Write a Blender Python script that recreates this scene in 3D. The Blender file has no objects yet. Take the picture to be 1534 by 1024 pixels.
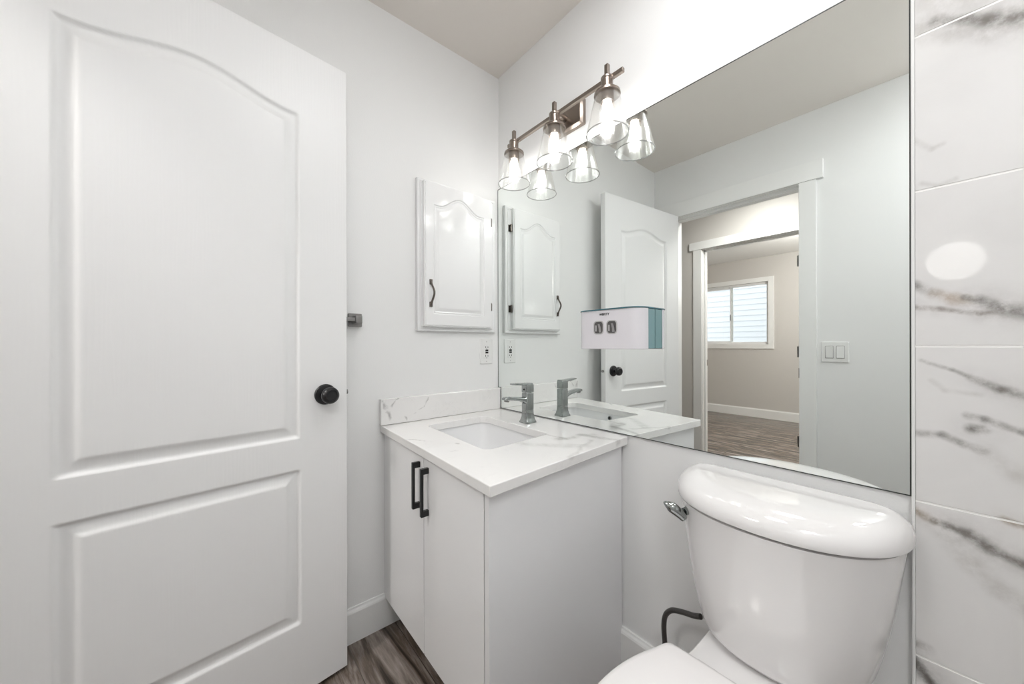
import bpy, bmesh, math, random
import numpy as np
from mathutils import Vector, Matrix, noise as mnoise

random.seed(4)
SC = bpy.context.scene
COL = SC.collection
PI = math.pi

# ------------------------------------------------------------------ camera, light, exposure
CAM = Vector((1.4137, -1.0921, 1.1069))
FPX, YAW, ROLL, V0 = 534.833, math.radians(50.0695), math.radians(-0.117), 517.24
def make_camera():
    f = Vector((-math.sin(YAW), math.cos(YAW), 0)); r0 = Vector((math.cos(YAW), math.sin(YAW), 0)); u0 = Vector((0, 0, 1))
    r = r0 * math.cos(ROLL) + u0 * math.sin(ROLL); u = u0 * math.cos(ROLL) - r0 * math.sin(ROLL)
    cd = bpy.data.cameras.new('camera'); c = bpy.data.objects.new('camera', cd); COL.objects.link(c)
    m = Matrix((r, u, -f)).transposed().to_4x4(); m.translation = CAM
    c.matrix_world = m
    cd.sensor_fit = 'HORIZONTAL'; cd.sensor_width = 36.0; cd.lens = 36.0 * FPX / 1534.0
    cd.shift_y = (V0 - 512.0) / 1534.0
    cd.clip_start = 0.02; cd.clip_end = 200
    SC.camera = c
make_camera()

W = bpy.data.worlds.new('sky'); SC.world = W; W.use_nodes = True
wn = W.node_tree; wn.nodes.clear()
wo = wn.nodes.new('ShaderNodeOutputWorld'); wb = wn.nodes.new('ShaderNodeBackground'); 
wb.inputs['Color'].default_value = (.95, .965, 1.0, 1); wb.inputs['Strength'].default_value = 0.92     # even overcast sky
wn.links.new(wb.outputs['Background'], wo.inputs['Surface'])

SC.view_settings.view_transform = 'Standard'; SC.view_settings.look = 'None'
SC.view_settings.gamma = 1.0; SC.view_settings.use_curve_mapping = False
SC.view_settings.exposure = 1.22
BULB_POWER = 10.5          # emission strength of the three vanity bulbs
CEILING_FILL_POWER = 9.0       # added fill lamp on the ceiling above the toilet
HALL_FILL_POWER = 27.0
BEDROOM_FILL_POWER = 42.0
TUB_FILL_POWER = 12.5
ROUND_POWER = 1.9
SC.cycles.max_bounces = 14; SC.cycles.diffuse_bounces = 8; SC.cycles.glossy_bounces = 8; SC.cycles.transparent_max_bounces = 16
SC.cycles.sample_clamp_indirect = 6.0
SC.cycles.use_denoising = True

# ------------------------------------------------------------------ materials
def new_mat(name):
    m = bpy.data.materials.new(name); m.use_nodes = True
    nt = m.node_tree; b = nt.nodes['Principled BSDF']
    return m, nt, b
def N(nt, t, **k):
    n = nt.nodes.new(t)
    for a, v in k.items(): setattr(n, a, v)
    return n
def setin(n, **k):
    for a, v in k.items(): n.inputs[a.replace('_', ' ')].default_value = v
def link(nt, a, b): nt.links.new(a, b)
def pmat(name, col, rough=.5, metal=0., bump=0., bscale=60., coat=0., spec=None, stretch=None, var=0.):
    m, nt, b = new_mat(name)
    b.inputs['Base Color'].default_value = (*col, 1); b.inputs['Roughness'].default_value = rough; b.inputs['Metallic'].default_value = metal
    if coat: b.inputs['Coat Weight'].default_value = coat; b.inputs['Coat Roughness'].default_value = .03
    if spec is not None: b.inputs['Specular IOR Level'].default_value = spec
    tc = N(nt, 'ShaderNodeTexCoord'); mp = N(nt, 'ShaderNodeMapping'); link(nt, tc.outputs['Object'], mp.inputs['Vector'])
    if stretch: mp.inputs['Scale'].default_value = stretch
    nz = N(nt, 'ShaderNodeTexNoise'); nz.inputs['Scale'].default_value = bscale; nz.inputs['Detail'].default_value = 4
    link(nt, mp.outputs['Vector'], nz.inputs['Vector'])
    if bump:
        bp = N(nt, 'ShaderNodeBump'); bp.inputs['Strength'].default_value = bump; bp.inputs['Distance'].default_value = .002
        link(nt, nz.outputs['Fac'], bp.inputs['Height']); link(nt, bp.outputs['Normal'], b.inputs['Normal'])
    if var:
        mx = N(nt, 'ShaderNodeMix', data_type='RGBA'); mx.inputs[6].default_value = (*[c * (1 - var) for c in col], 1); mx.inputs[7].default_value = (*[min(1, c * (1 + var)) for c in col], 1)
        link(nt, nz.outputs['Fac'], mx.inputs[0]); link(nt, mx.outputs[2], b.inputs['Base Color'])
    return m
def emat(name, col, strength):
    m, nt, b = new_mat(name)
    b.inputs['Base Color'].default_value = (.9, .9, .9, 1)
    b.inputs['Emission Color'].default_value = (*col, 1); b.inputs['Emission Strength'].default_value = strength
    return m

M = {}
M['wall'] = pmat('wall_paint', (.80, .80, .795), .5, bump=.12, bscale=260)
M['ceiling'] = pmat('ceiling_paint', (.79, .745, .70), .7, bump=.15, bscale=200)
M['hall_wall'] = pmat('greige_paint', (.60, .577, .55), .6, bump=.25, bscale=160)
M['white_ceiling'] = pmat('white_ceiling_paint', (.82, .81, .79), .7, bump=.15, bscale=200)
M['trim'] = pmat('trim_paint', (.82, .82, .81), .32, bump=.04, bscale=120)
M['vanity'] = pmat('white_gloss_lacquer', (.84, .84, .845), .07, bump=.01, bscale=30)
M['carcass'] = pmat('white_melamine', (.79, .79, .80), .28, bump=.02, bscale=300)
M['toe'] = pmat('dark_kick_board_gap_shade', (.06, .055, .05), .6, bump=.05)
M['med'] = pmat('white_cabinet_gloss', (.81, .81, .81), .12, bump=.015, bscale=40)
M['porcelain'] = pmat('glazed_porcelain', (.82, .805, .80), .05, coat=.5, bump=.004, bscale=20)
M['sink'] = pmat('glazed_sink_ceramic', (.82, .82, .825), .08, bump=.004, bscale=20)
M['seat'] = pmat('white_seat_plastic', (.82, .80, .795), .14, bump=.004, bscale=30)
M['nickel'] = pmat('brushed_nickel', (.30, .255, .222), .30, 1, bump=.08, bscale=300, stretch=(1, 1, .05))
M['chrome'] = pmat('chrome', (.36, .38, .375), .07, 1, bump=.003)
M['steel'] = pmat('dull_steel', (.27, .265, .26), .3, 1, bump=.03)
M['bronze'] = pmat('aged_bronze', (.16, .14, .125), .3, .9, bump=.05, bscale=200)
M['black'] = pmat('matt_black_metal', (.010, .010, .011), .33, .1, bump=.02)
M['edge'] = pmat('dark_mirror_edge', (.045, .05, .045), .3, bump=.1)
M['plastic'] = pmat('white_plastic', (.80, .80, .79), .25, bump=.01)
M['gap'] = pmat('dark_slot', (.012, .012, .012), .7, bump=.02)
M['cover'] = pmat('white_glossy_plastic', (.76, .74, .775), .1, bump=.005)
M['teal'] = pmat('teal_plastic', (.19, .33, .355), .2, bump=.01)
M['dteal'] = pmat('deep_teal_plastic', (.05, .16, .20), .15, bump=.01)
M['grey'] = pmat('grey_plastic', (.30, .29, .29), .3, bump=.02)
M['lgrey'] = pmat('pale_grey_plastic', (.52, .51, .51), .25, bump=.01)
M['grout'] = pmat('white_grout', (.93, .92, .90), .7, bump=.1)
M['siding'] = pmat('white_vinyl_siding', (.80, .82, .86), .5, bump=.1, bscale=40, stretch=(.1, 1, 1))
M['vinyl'] = pmat('white_vinyl_frame', (.84, .84, .84), .3, bump=.01)
M['hose'] = pmat('dark_braided_hose', (.09, .085, .08), .3, .6, bump=.6, bscale=900)
M['bulb'] = emat('lit_bulb_glass', (1, .99, .975), BULB_POWER)
M['diff'] = emat('fill_ceiling_diffuser', (.985, .99, 1), CEILING_FILL_POWER)
M['difft'] = emat('fill_tub_diffuser', (.965, .985, 1), TUB_FILL_POWER)
M['diffh'] = emat('fill_hall_diffuser', (1, .98, .955), HALL_FILL_POWER)
M['diffb'] = emat('fill_bedroom_diffuser', (1, .97, .94), BEDROOM_FILL_POWER)
M['diffr'] = emat('lit_round_diffuser', (1, .98, .95), ROUND_POWER)

def door_mat():
    m, nt, b = new_mat('moulded_door_paint')
    setin(b, Roughness=.40); b.inputs['Base Color'].default_value = (.80, .80, .80, 1)
    tc = N(nt, 'ShaderNodeTexCoord'); mp = N(nt, 'ShaderNodeMapping'); mp.inputs['Scale'].default_value = (1, 1, .09)
    link(nt, tc.outputs['Object'], mp.inputs['Vector'])
    nz = N(nt, 'ShaderNodeTexNoise'); setin(nz, Scale=7.0, Detail=2.0)
    link(nt, mp.outputs['Vector'], nz.inputs['Vector'])
    wv = N(nt, 'ShaderNodeTexWave', wave_type='BANDS', bands_direction='X'); setin(wv, Scale=34.0, Distortion=9.0, Detail=2.0)
    wv.inputs['Detail Scale'].default_value = 1.2
    link(nt, mp.outputs['Vector'], wv.inputs['Vector'])
    fine = N(nt, 'ShaderNodeTexNoise'); setin(fine, Scale=260.0, Detail=3.0); link(nt, mp.outputs['Vector'], fine.inputs['Vector'])
    ad = N(nt, 'ShaderNodeMath', operation='MULTIPLY_ADD'); ad.inputs[1].default_value = .5
    link(nt, fine.outputs['Fac'], ad.inputs[0]); link(nt, wv.outputs['Fac'], ad.inputs[2])
    bp = N(nt, 'ShaderNodeBump'); bp.inputs['Strength'].default_value = .045; bp.inputs['Distance'].default_value = .001
    link(nt, ad.outputs[0], bp.inputs['Height']); link(nt, bp.outputs['Normal'], b.inputs['Normal'])
    return m
M['door'] = door_mat()

def mirror_mat():
    m, nt, b = new_mat('silvered_mirror_glass')
    b.inputs['Metallic'].default_value = 1; b.inputs['Roughness'].default_value = 0.0
    tc = N(nt, 'ShaderNodeTexCoord'); nz = N(nt, 'ShaderNodeTexNoise'); setin(nz, Scale=3.0)
    link(nt, tc.outputs['Object'], nz.inputs['Vector'])
    mx = N(nt, 'ShaderNodeMix', data_type='RGBA'); mx.inputs[6].default_value = (.895, .93, .91, 1); mx.inputs[7].default_value = (.905, .935, .92, 1)
    link(nt, nz.outputs['Fac'], mx.inputs[0]); link(nt, mx.outputs[2], b.inputs['Base Color'])
    return m
M['mirror'] = mirror_mat()

def glass_mat(name, tint, ribs=0, base=.06):
    m, nt, b = new_mat(name); nt.nodes.remove(b)
    out = nt.nodes['Material Output']
    tr = N(nt, 'ShaderNodeBsdfTransparent'); tr.inputs['Color'].default_value = (*tint, 1)
    gl = N(nt, 'ShaderNodeBsdfGlossy'); gl.inputs['Roughness'].default_value = .16 if ribs else .03; gl.inputs['Color'].default_value = (1, 1, 1, 1)
    fr = N(nt, 'ShaderNodeLayerWeight'); fr.inputs['Blend'].default_value = .5
    mx = N(nt, 'ShaderNodeMixShader')
    pw = N(nt, 'ShaderNodeMath', operation='POWER'); pw.inputs[1].default_value = 3.0; link(nt, fr.outputs['Facing'], pw.inputs[0])
    ad = N(nt, 'ShaderNodeMath', operation='MULTIPLY_ADD', use_clamp=True); ad.inputs[1].default_value = .45; ad.inputs[2].default_value = base
    link(nt, pw.outputs[0], ad.inputs[0])
    if ribs:
        tc = N(nt, 'ShaderNodeTexCoord'); nz = N(nt, 'ShaderNodeTexNoise'); setin(nz, Scale=ribs, Detail=3.0)
        mp = N(nt, 'ShaderNodeMapping'); mp.inputs['Scale'].default_value = (1, 1, .06); link(nt, tc.outputs['Object'], mp.inputs['Vector']); link(nt, mp.outputs['Vector'], nz.inputs['Vector'])
        bp = N(nt, 'ShaderNodeBump'); bp.inputs['Strength'].default_value = .5; bp.inputs['Distance'].default_value = .002
        link(nt, nz.outputs['Fac'], bp.inputs['Height']); link(nt, bp.outputs['Normal'], gl.inputs['Normal']); link(nt, bp.outputs['Normal'], fr.inputs['Normal'])
    link(nt, ad.outputs[0], mx.inputs[0]); link(nt, tr.outputs[0], mx.inputs[1]); link(nt, gl.outputs[0], mx.inputs[2]); link(nt, mx.outputs[0], out.inputs['Surface'])
    return m
M['glass'] = glass_mat('clear_shade_glass', (.975, .975, .97), ribs=90, base=.13)
M['rim'] = glass_mat('shade_rim_glass', (.66, .66, .65), base=.25)
M['pane'] = glass_mat('window_glass', (.95, .965, .96))

def wood_mat():
    m, nt, b = new_mat('grey_brown_vinyl_plank')
    tc = N(nt, 'ShaderNodeTexCoord')
    br = N(nt, 'ShaderNodeTexBrick'); br.offset = .37; br.inputs['Scale'].default_value = 1.0
    br.inputs['Brick Width'].default_value = 1.22; br.inputs['Row Height'].default_value = .178
    br.inputs['Mortar Size'].default_value = .0012; br.inputs['Color1'].default_value = (0, 0, 0, 1); br.inputs['Color2'].default_value = (1, 1, 1, 1); br.inputs['Mortar'].default_value = (.5, .5, .5, 1)
    link(nt, tc.outputs['Object'], br.inputs['Vector'])
    mp = N(nt, 'ShaderNodeMapping'); mp.inputs['Scale'].default_value = (1.1, 9, 1)
    sc = N(nt, 'ShaderNodeVectorMath', operation='MULTIPLY_ADD'); sc.inputs[1].default_value = (7, 13, 3)
    link(nt, br.outputs['Color'], sc.inputs[0]); link(nt, tc.outputs['Object'], mp.inputs['Vector']); link(nt, mp.outputs['Vector'], sc.inputs[2])
    n1 = N(nt, 'ShaderNodeTexNoise'); setin(n1, Scale=2.2, Detail=7.0, Roughness=.62, Distortion=.9); link(nt, sc.outputs[0], n1.inputs['Vector'])
    n2 = N(nt, 'ShaderNodeTexNoise'); setin(n2, Scale=9.0, Detail=5.0, Roughness=.7); link(nt, sc.outputs[0], n2.inputs['Vector'])
    r = N(nt, 'ShaderNodeValToRGB'); e = r.color_ramp.elements
    e[0].position = .30; e[0].color = (.032, .024, .018, 1); e[1].position = .74; e[1].color = (.42, .375, .345, 1)
    k = e.new(.45); k.color = (.115, .09, .072, 1); k = e.new(.58); k.color = (.25, .21, .185, 1)
    mxn = N(nt, 'ShaderNodeMath', operation='MULTIPLY_ADD'); mxn.inputs[1].default_value = .28
    link(nt, n2.outputs['Fac'], mxn.inputs[0]); sub = N(nt, 'ShaderNodeMath', operation='SUBTRACT'); sub.inputs[1].default_value = .14
    link(nt, n1.outputs['Fac'], sub.inputs[0]); link(nt, sub.outputs[0], mxn.inputs[2])
    link(nt, mxn.outputs[0], r.inputs['Fac'])
    mm = N(nt, 'ShaderNodeMix', data_type='RGBA', blend_type='MULTIPLY'); mm.inputs[0].default_value = .9
    mr = N(nt, 'ShaderNodeMapRange'); mr.inputs['To Min'].default_value = 1.0; mr.inputs['To Max'].default_value = .25
    link(nt, br.outputs['Fac'], mr.inputs['Value']); link(nt, r.outputs['Color'], mm.inputs[6]); link(nt, mr.outputs[0], mm.inputs[7])
    link(nt, mm.outputs[2], b.inputs['Base Color']); setin(b, Roughness=.23)
    bp = N(nt, 'ShaderNodeBump'); bp.inputs['Strength'].default_value = .06; bp.inputs['Distance'].default_value = .002
    link(nt, mxn.outputs[0], bp.inputs['Height']); link(nt, bp.outputs['Normal'], b.inputs['Normal'])
    return m
M['wood'] = wood_mat()

def stone_mat(name, base, rough, veins, warp=.02, cloud=.05, wscale=6.0, axes=None, fine=None, off=None):
    """veins: (p, q, half width, strength, colour); each is a straight vein bent by noise, in object space"""
    m, nt, b = new_mat(name)
    tc = N(nt, 'ShaderNodeTexCoord'); co = tc.outputs['Object']
    if off:
        ao = N(nt, 'ShaderNodeVectorMath', operation='ADD'); ao.inputs[1].default_value = off; link(nt, co, ao.inputs[0]); co = ao.outputs[0]
    nz = N(nt, 'ShaderNodeTexNoise'); setin(nz, Scale=wscale, Detail=4.0); link(nt, co, nz.inputs['Vector'])
    s1 = N(nt, 'ShaderNodeVectorMath', operation='SUBTRACT'); s1.inputs[1].default_value = (.5, .5, .5); link(nt, nz.outputs['Color'], s1.inputs[0])
    s2 = N(nt, 'ShaderNodeVectorMath', operation='MULTIPLY_ADD'); s2.inputs[1].default_value = tuple(warp if a else 0 for a in (axes or (1, 1, 1)))
    link(nt, s1.outputs[0], s2.inputs[0])
    if axes:
        fl = N(nt, 'ShaderNodeVectorMath', operation='MULTIPLY'); fl.inputs[1].default_value = axes; link(nt, co, fl.inputs[0]); link(nt, fl.outputs[0], s2.inputs[2])
    else: link(nt, co, s2.inputs[2])
    P = s2.outputs[0]
    br = N(nt, 'ShaderNodeTexNoise'); setin(br, Scale=38.0, Detail=5.0, Roughness=.7); link(nt, co, br.inputs['Vector'])
    brk = N(nt, 'ShaderNodeMapRange'); setin(brk); brk.inputs['From Min'].default_value = .34; brk.inputs['From Max'].default_value = .62; brk.inputs['To Min'].default_value = .25
    link(nt, br.outputs['Fac'], brk.inputs['Value'])
    big = N(nt, 'ShaderNodeTexNoise'); setin(big, Scale=4.5, Detail=5.0, Distortion=1.2); link(nt, co, big.inputs['Vector'])
    c0 = N(nt, 'ShaderNodeMix', data_type='RGBA'); c0.inputs[6].default_value = (*base, 1); c0.inputs[7].default_value = (*[v * (1 - 2 * cloud) for v in base], 1)
    mr = N(nt, 'ShaderNodeMapRange'); mr.inputs['From Min'].default_value = .42; mr.inputs['From Max'].default_value = .75; link(nt, big.outputs['Fac'], mr.inputs['Value']); link(nt, mr.outputs[0], c0.inputs[0])
    col = c0.outputs[2]
    for (p, q, hw, st, vc) in veins:
        p = Vector(p); q = Vector(q); d = q - p; L2 = max(d.length_squared, 1e-9)
        a = N(nt, 'ShaderNodeVectorMath', operation='SUBTRACT'); a.inputs[1].default_value = p; link(nt, P, a.inputs[0])
        dt = N(nt, 'ShaderNodeVectorMath', operation='DOT_PRODUCT'); dt.inputs[1].default_value = d / L2; link(nt, a.outputs[0], dt.inputs[0])
        cl = N(nt, 'ShaderNodeClamp'); link(nt, dt.outputs['Value'], cl.inputs['Value'])
        sc = N(nt, 'ShaderNodeVectorMath', operation='SCALE'); sc.inputs[0].default_value = d; link(nt, cl.outputs[0], sc.inputs['Scale'])
        ds = N(nt, 'ShaderNodeVectorMath', operation='DISTANCE'); link(nt, a.outputs[0], ds.inputs[0]); link(nt, sc.outputs[0], ds.inputs[1])
        mp = N(nt, 'ShaderNodeMapRange', interpolation_type='SMOOTHSTEP'); mp.inputs['From Min'].default_value = 0; mp.inputs['From Max'].default_value = hw
        mp.inputs['To Min'].default_value = st; mp.inputs['To Max'].default_value = 0; link(nt, ds.outputs['Value'], mp.inputs['Value'])
        mu = N(nt, 'ShaderNodeMath', operation='MULTIPLY'); link(nt, mp.outputs[0], mu.inputs[0]); link(nt, brk.outputs[0], mu.inputs[1])
        mx = N(nt, 'ShaderNodeMix', data_type='RGBA'); mx.inputs[7].default_value = (*vc, 1); link(nt, mu.outputs[0], mx.inputs[0]); link(nt, col, mx.inputs[6]); col = mx.outputs[2]
    if fine:
        v = N(nt, 'ShaderNodeTexNoise'); setin(v, Scale=fine[0], Detail=6.0, Roughness=.6, Distortion=1.5); link(nt, co, v.inputs['Vector'])
        ab = N(nt, 'ShaderNodeMath', operation='SUBTRACT'); ab.inputs[1].default_value = .5; link(nt, v.outputs['Fac'], ab.inputs[0])
        a2 = N(nt, 'ShaderNodeMath', operation='ABSOLUTE'); link(nt, ab.outputs[0], a2.inputs[0])
        mp = N(nt, 'ShaderNodeMapRange'); mp.inputs['From Max'].default_value = .018; mp.inputs['To Min'].default_value = fine[1]; mp.inputs['To Max'].default_value = 0; link(nt, a2.outputs[0], mp.inputs['Value'])
        mk = N(nt, 'ShaderNodeMath', operation='MULTIPLY'); link(nt, mp.outputs[0], mk.inputs[0]); link(nt, mr.outputs[0], mk.inputs[1])
        mx = N(nt, 'ShaderNodeMix', data_type='RGBA'); mx.inputs[7].default_value = (.36, .35, .34, 1); link(nt, mk.outputs[0], mx.inputs[0]); link(nt, col, mx.inputs[6]); col = mx.outputs[2]
    link(nt, col, b.inputs['Base Color']); setin(b, Roughness=rough)
    return m
def poly(pts, hw, st, col, y=None):
    out = []
    for i in range(len(pts) - 1):
        p, q = pts[i], pts[i + 1]
        w = (hw[i] if isinstance(hw, (list, tuple)) else hw)
        if y is not None: p = (p[0], y, p[1]); q = (q[0], y, q[1])
        out.append((p, q, w, st, col))
    return out
GR = (.20, .185, .17); BRN = (.30, .235, .175); LG = (.50, .48, .455)
tv = []
tv += poly([(1.391, 1.075), (1.429, 1.059), (1.449, 1.048)], .005, .55, GR, 0) + poly([(1.452, 1.046), (1.486, 1.028), (1.53, 1.012), (1.75, .95)], [.008, .010, .012], .75, GR, 0)
tv += poly([(1.447, .975), (1.468, .97), (1.509, .954), (1.7, .90)], .008, .65, GR, 0) + poly([(1.452, .951), (1.466, .951)], .011, .9, GR, 0)
tv += poly([(1.378, .930), (1.417, .931), (1.441, .920), (1.468, .911)], .009, .6, GR, 0) + poly([(1.468, .911), (1.506, .874), (1.65, .83)], .020, .35, LG, 0)
tv += poly([(1.404, 1.036), (1.421, 1.018), (1.464, 1.016)], .006, .4, LG, 0)
tv += poly([(1.36, .784), (1.38, .775), (1.408, .762)], .009, .85, BRN, 0) + poly([(1.408, .762), (1.425, .759), (1.449, .752), (1.471, .736), (1.509, .723), (1.7, .66)], [.008, .010, .014, .011, .01], .9, GR, 0)
tv += poly([(1.425, .735), (1.452, .697), (1.485, .665), (1.52, .645), (1.66, .60)], .022, .42, LG, 0) + poly([(1.489, .794), (1.54, .783)], .008, .9, BRN, 0)
tv += poly([(1.36, .482), (1.379, .470), (1.389, .461), (1.41, .436), (1.46, .38)], .013, .9, (.12, .11, .10), 0) + poly([(1.36, .512), (1.378, .507), (1.399, .505)], .012, .5, GR, 0)
tv += poly([(1.36, 1.232), (1.381, 1.225), (1.409, 1.206)], .012, .6, GR, 0) + poly([(1.409, 1.206), (1.433, 1.194), (1.45, 1.19)], .014, .62, (.42, .33, .25), 0)
tv += poly([(1.447, 1.196), (1.464, 1.188), (1.486, 1.171), (1.53, 1.156), (1.7, 1.12)], [.007, .012, .016, .012], .85, GR, 0)
tv += poly([(1.36, 1.188), (1.381, 1.182), (1.417, 1.175), (1.464, 1.164), (1.486, 1.164)], .006, .75, (.26, .22, .20), 0)
tv += poly([(1.36, 1.742), (1.379, 1.740), (1.41, 1.734)], .020, .5, LG, 0) + poly([(1.41, 1.737), (1.45, 1.715), (1.472, 1.698), (1.51, 1.678), (1.7, 1.64)], [.012, .012, .018, .018], .8, GR, 0)
tv += poly([(1.38, 1.722), (1.43, 1.70), (1.47, 1.672), (1.52, 1.655)], .018, .30, LG, 0) + poly([(1.37, 1.80), (1.45, 1.785), (1.6, 1.76)], .05, .45, LG, 0)
tv += poly([(1.381, 1.519), (1.405, 1.490), (1.419, 1.494)], .006, .45, LG, 0) + poly([(1.392, 1.428), (1.411, 1.415), (1.434, 1.422)], .006, .4, LG, 0)
M['tile'] = stone_mat('polished_marble_tile', (.76, .748, .738), .04, [(p, q, w * 1.3, st, c) for p, q, w, st, c in tv] + [(p, q, w * 4.0, st * .15, c) for p, q, w, st, c in tv if st > .7], warp=.010, cloud=.03, wscale=11, axes=(1, 0, 1))
cv = []
cv += [((.215, -.61, .79), (.30, -.545, .79), .006, .75, (.33, .32, .31)), ((.30, -.545, .79), (.40, -.47, .79), .008, .6, (.42, .41, .40)),
       ((.42, -.545, .79), (.47, -.50, .79), .007, .6, (.42, .41, .40)), ((.44, -.54, .79), (.455, -.44, .79), .005, .4, (.45, .44, .43)),
       ((.50, -.19, .79), (.60, -.17, .79), .014, .75, (.40, .385, .37)), ((.58, -.20, .79), (.635, -.06, .79), .022, .6, (.44, .43, .41)),
       ((.60, -.10, .79), (.74, -.06, .79), .022, .65, (.42, .41, .40)), ((.54, -.32, .79), (.70, -.19, .79), .030, .42, (.48, .47, .455)),
       ((.66, -.12, .79), (.73, -.30, .79), .014, .5, (.44, .43, .42)),
       ((.02, -.585, .892), (.02, -.553, .823), .010, .85, (.28, .27, .265)), ((.02, -.572, .844), (.02, -.513, .896), .006, .8, (.3, .29, .285)),
       ((.02, -.396, .885), (.02, -.405, .849), .005, .7, (.36, .35, .34)), ((.02, -.405, .849), (.02, -.47, .826), .004, .55, (.42, .41, .40)),
       ((.02, -.506, .836), (.02, -.48, .798), .006, .8, (.33, .32, .31))]
M['quartz'] = stone_mat('white_quartz', (.81, .80, .79), .12, [(p, q, w, min(.95, st * 1.3), c) for p, q, w, st, c in cv], warp=.05, cloud=.012, wscale=16, fine=(9, .15), off=(0, 0, .765))

# ------------------------------------------------------------------ object helpers
def rootmat(o):
    if o is None: return Matrix.Identity(4)
    while o.parent: o = o.parent
    return Matrix.Translation(o.location) @ o.rotation_euler.to_matrix().to_4x4()
def tag(o, label=None, cat=None, group=None, kind=None):
    if label: o['label'] = label
    if cat: o['category'] = cat
    if group: o['group'] = group
    if kind: o['kind'] = kind
    return o
def thing(name, label, cat, loc=(0, 0, 0), rotz=0., group=None, kind=None):
    o = bpy.data.objects.new(name, None); COL.objects.link(o); o.location = loc; o.rotation_euler = (0, 0, rotz); o.empty_display_size = .05
    return tag(o, label, cat, group, kind)
def finish(name, bm, mat, parent=None, local=False, smooth=True, bevel=0., seg=2, origin=None, auto=35):
    bmesh.ops.recalc_face_normals(bm, faces=bm.faces)
    if parent is not None and not local: bm.transform(rootmat(parent).inverted())
    if origin is not None: bm.transform(Matrix.Translation(-Vector(origin)))
    me = bpy.data.meshes.new(name); bm.to_mesh(me); bm.free()
    o = bpy.data.objects.new(name, me); COL.objects.link(o)
    for mm in (mat if isinstance(mat, (list, tuple)) else [mat]): me.materials.append(mm)
    if origin is not None: o.location = origin
    if parent is not None: o.parent = parent
    if smooth:
        me.polygons.foreach_set('use_smooth', [True] * len(me.polygons))
        try: me.set_sharp_from_angle(angle=math.radians(auto))
        except Exception: pass
    if bevel:
        b = o.modifiers.new('soft', 'BEVEL'); b.width = bevel; b.segments = seg; b.limit_method = 'ANGLE'; b.angle_limit = math.radians(40); b.harden_normals = False
    return o
def B(): return bmesh.new()
def box(bm, x0, x1, y0, y1, z0, z1):
    v = [bm.verts.new((x, y, z)) for z in (z0, z1) for x, y in ((x0, y0), (x1, y0), (x1, y1), (x0, y1))]
    for f in ((3, 2, 1, 0), (4, 5, 6, 7), (0, 1, 5, 4), (1, 2, 6, 5), (2, 3, 7, 6), (3, 0, 4, 7)): bm.faces.new([v[i] for i in f])
    return v
def frame_axes(d):
    d = Vector(d).normalized(); t = Vector((0, 0, 1)) if abs(d.z) < .9 else Vector((1, 0, 0))
    x = d.cross(t).normalized(); return x, d.cross(x).normalized(), d
def loft(bm, rings, cap0=True, cap1=True, closed=True):
    vs = [[bm.verts.new(p) for p in r] for r in rings]; n = len(vs[0])
    for a, b in zip(vs[:-1], vs[1:]):
        for i in range(n if closed else n - 1):
            j = (i + 1) % n
            bm.faces.new((a[i], a[j], b[j], b[i]))
    if cap0: bm.faces.new(list(reversed(vs[0])))
    if cap1: bm.faces.new(vs[-1])
    return vs
def lathe(bm, prof, c, axis=(0, 0, 1), seg=32, cap0=True, cap1=True):
    x, y, d = frame_axes(axis); c = Vector(c)
    rings = [[c + d * h + (x * math.cos(t) + y * math.sin(t)) * r for t in (2 * PI * i / seg for i in range(seg))] for r, h in prof]
    return loft(bm, rings, cap0, cap1)
def cyl(bm, p, q, r, seg=20, r2=None):
    p = Vector(p); q = Vector(q); lathe(bm, [(r, 0), (r if r2 is None else r2, (q - p).length)], p, q - p, seg)
def smooth_path(pts, n=8):
    pts = [Vector(p) for p in pts]; out = []
    P = [pts[0]] + pts + [pts[-1]]
    for i in range(1, len(P) - 2):
        for k in range(n):
            t = k / n; a, b, c, d = P[i - 1], P[i], P[i + 1], P[i + 2]
            out.append(.5 * ((2 * b) + (c - a) * t + (2 * a - 5 * b + 4 * c - d) * t * t + (3 * b - a - 3 * c + d) * t ** 3))
    out.append(pts[-1]); return out
def tube(bm, pts, r, seg=12, shape=None):
    pts = [Vector(p) for p in pts]; rings = []; prev = None
    for i, p in enumerate(pts):
        d = (pts[min(i + 1, len(pts) - 1)] - pts[max(i - 1, 0)]).normalized()
        x = frame_axes(d)[0] if prev is None else (prev - d * prev.dot(d)).normalized()
        prev = x; y = d.cross(x); rr = r[i] if isinstance(r, (list, tuple)) else r
        if shape: rings.append([p + x * sx * rr + y * sy * rr for sx, sy in shape])
        else: rings.append([p + (x * math.cos(t) + y * math.sin(t)) * rr for t in (2 * PI * k / seg for k in range(seg))])
    loft(bm, rings)
def prism(bm, outline, fn, d0, d1):
    """outline of (a, b) extruded from d0 to d1; fn(a, b, d) -> xyz"""
    loft(bm, [[fn(a, b, d0) for a, b in outline], [fn(a, b, d1) for a, b in outline]])
def rrect(x0, x1, y0, y1, r, n=6):
    out = []
    for cx, cy, a0 in ((x1 - r, y1 - r, 0), (x0 + r, y1 - r, 90), (x0 + r, y0 + r, 180), (x1 - r, y0 + r, 270)):
        for i in range(n + 1):
            a = math.radians(a0 + 90 * i / n); out.append((cx + r * math.cos(a), cy + r * math.sin(a)))
    return out
def wall_with_hole(bm, x0, x1, z0, z1, y0, y1, hx0, hx1, hz0, hz1):
    """a wall slab in the xz plane with one rectangular opening"""
    box(bm, x0, hx0, y0, y1, z0, z1); box(bm, hx1, x1, y0, y1, z0, z1); box(bm, hx0, hx1, y0, y1, hz1, z1)
    if hz0 > z0: box(bm, hx0, hx1, y0, y1, z0, hz0)
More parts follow.
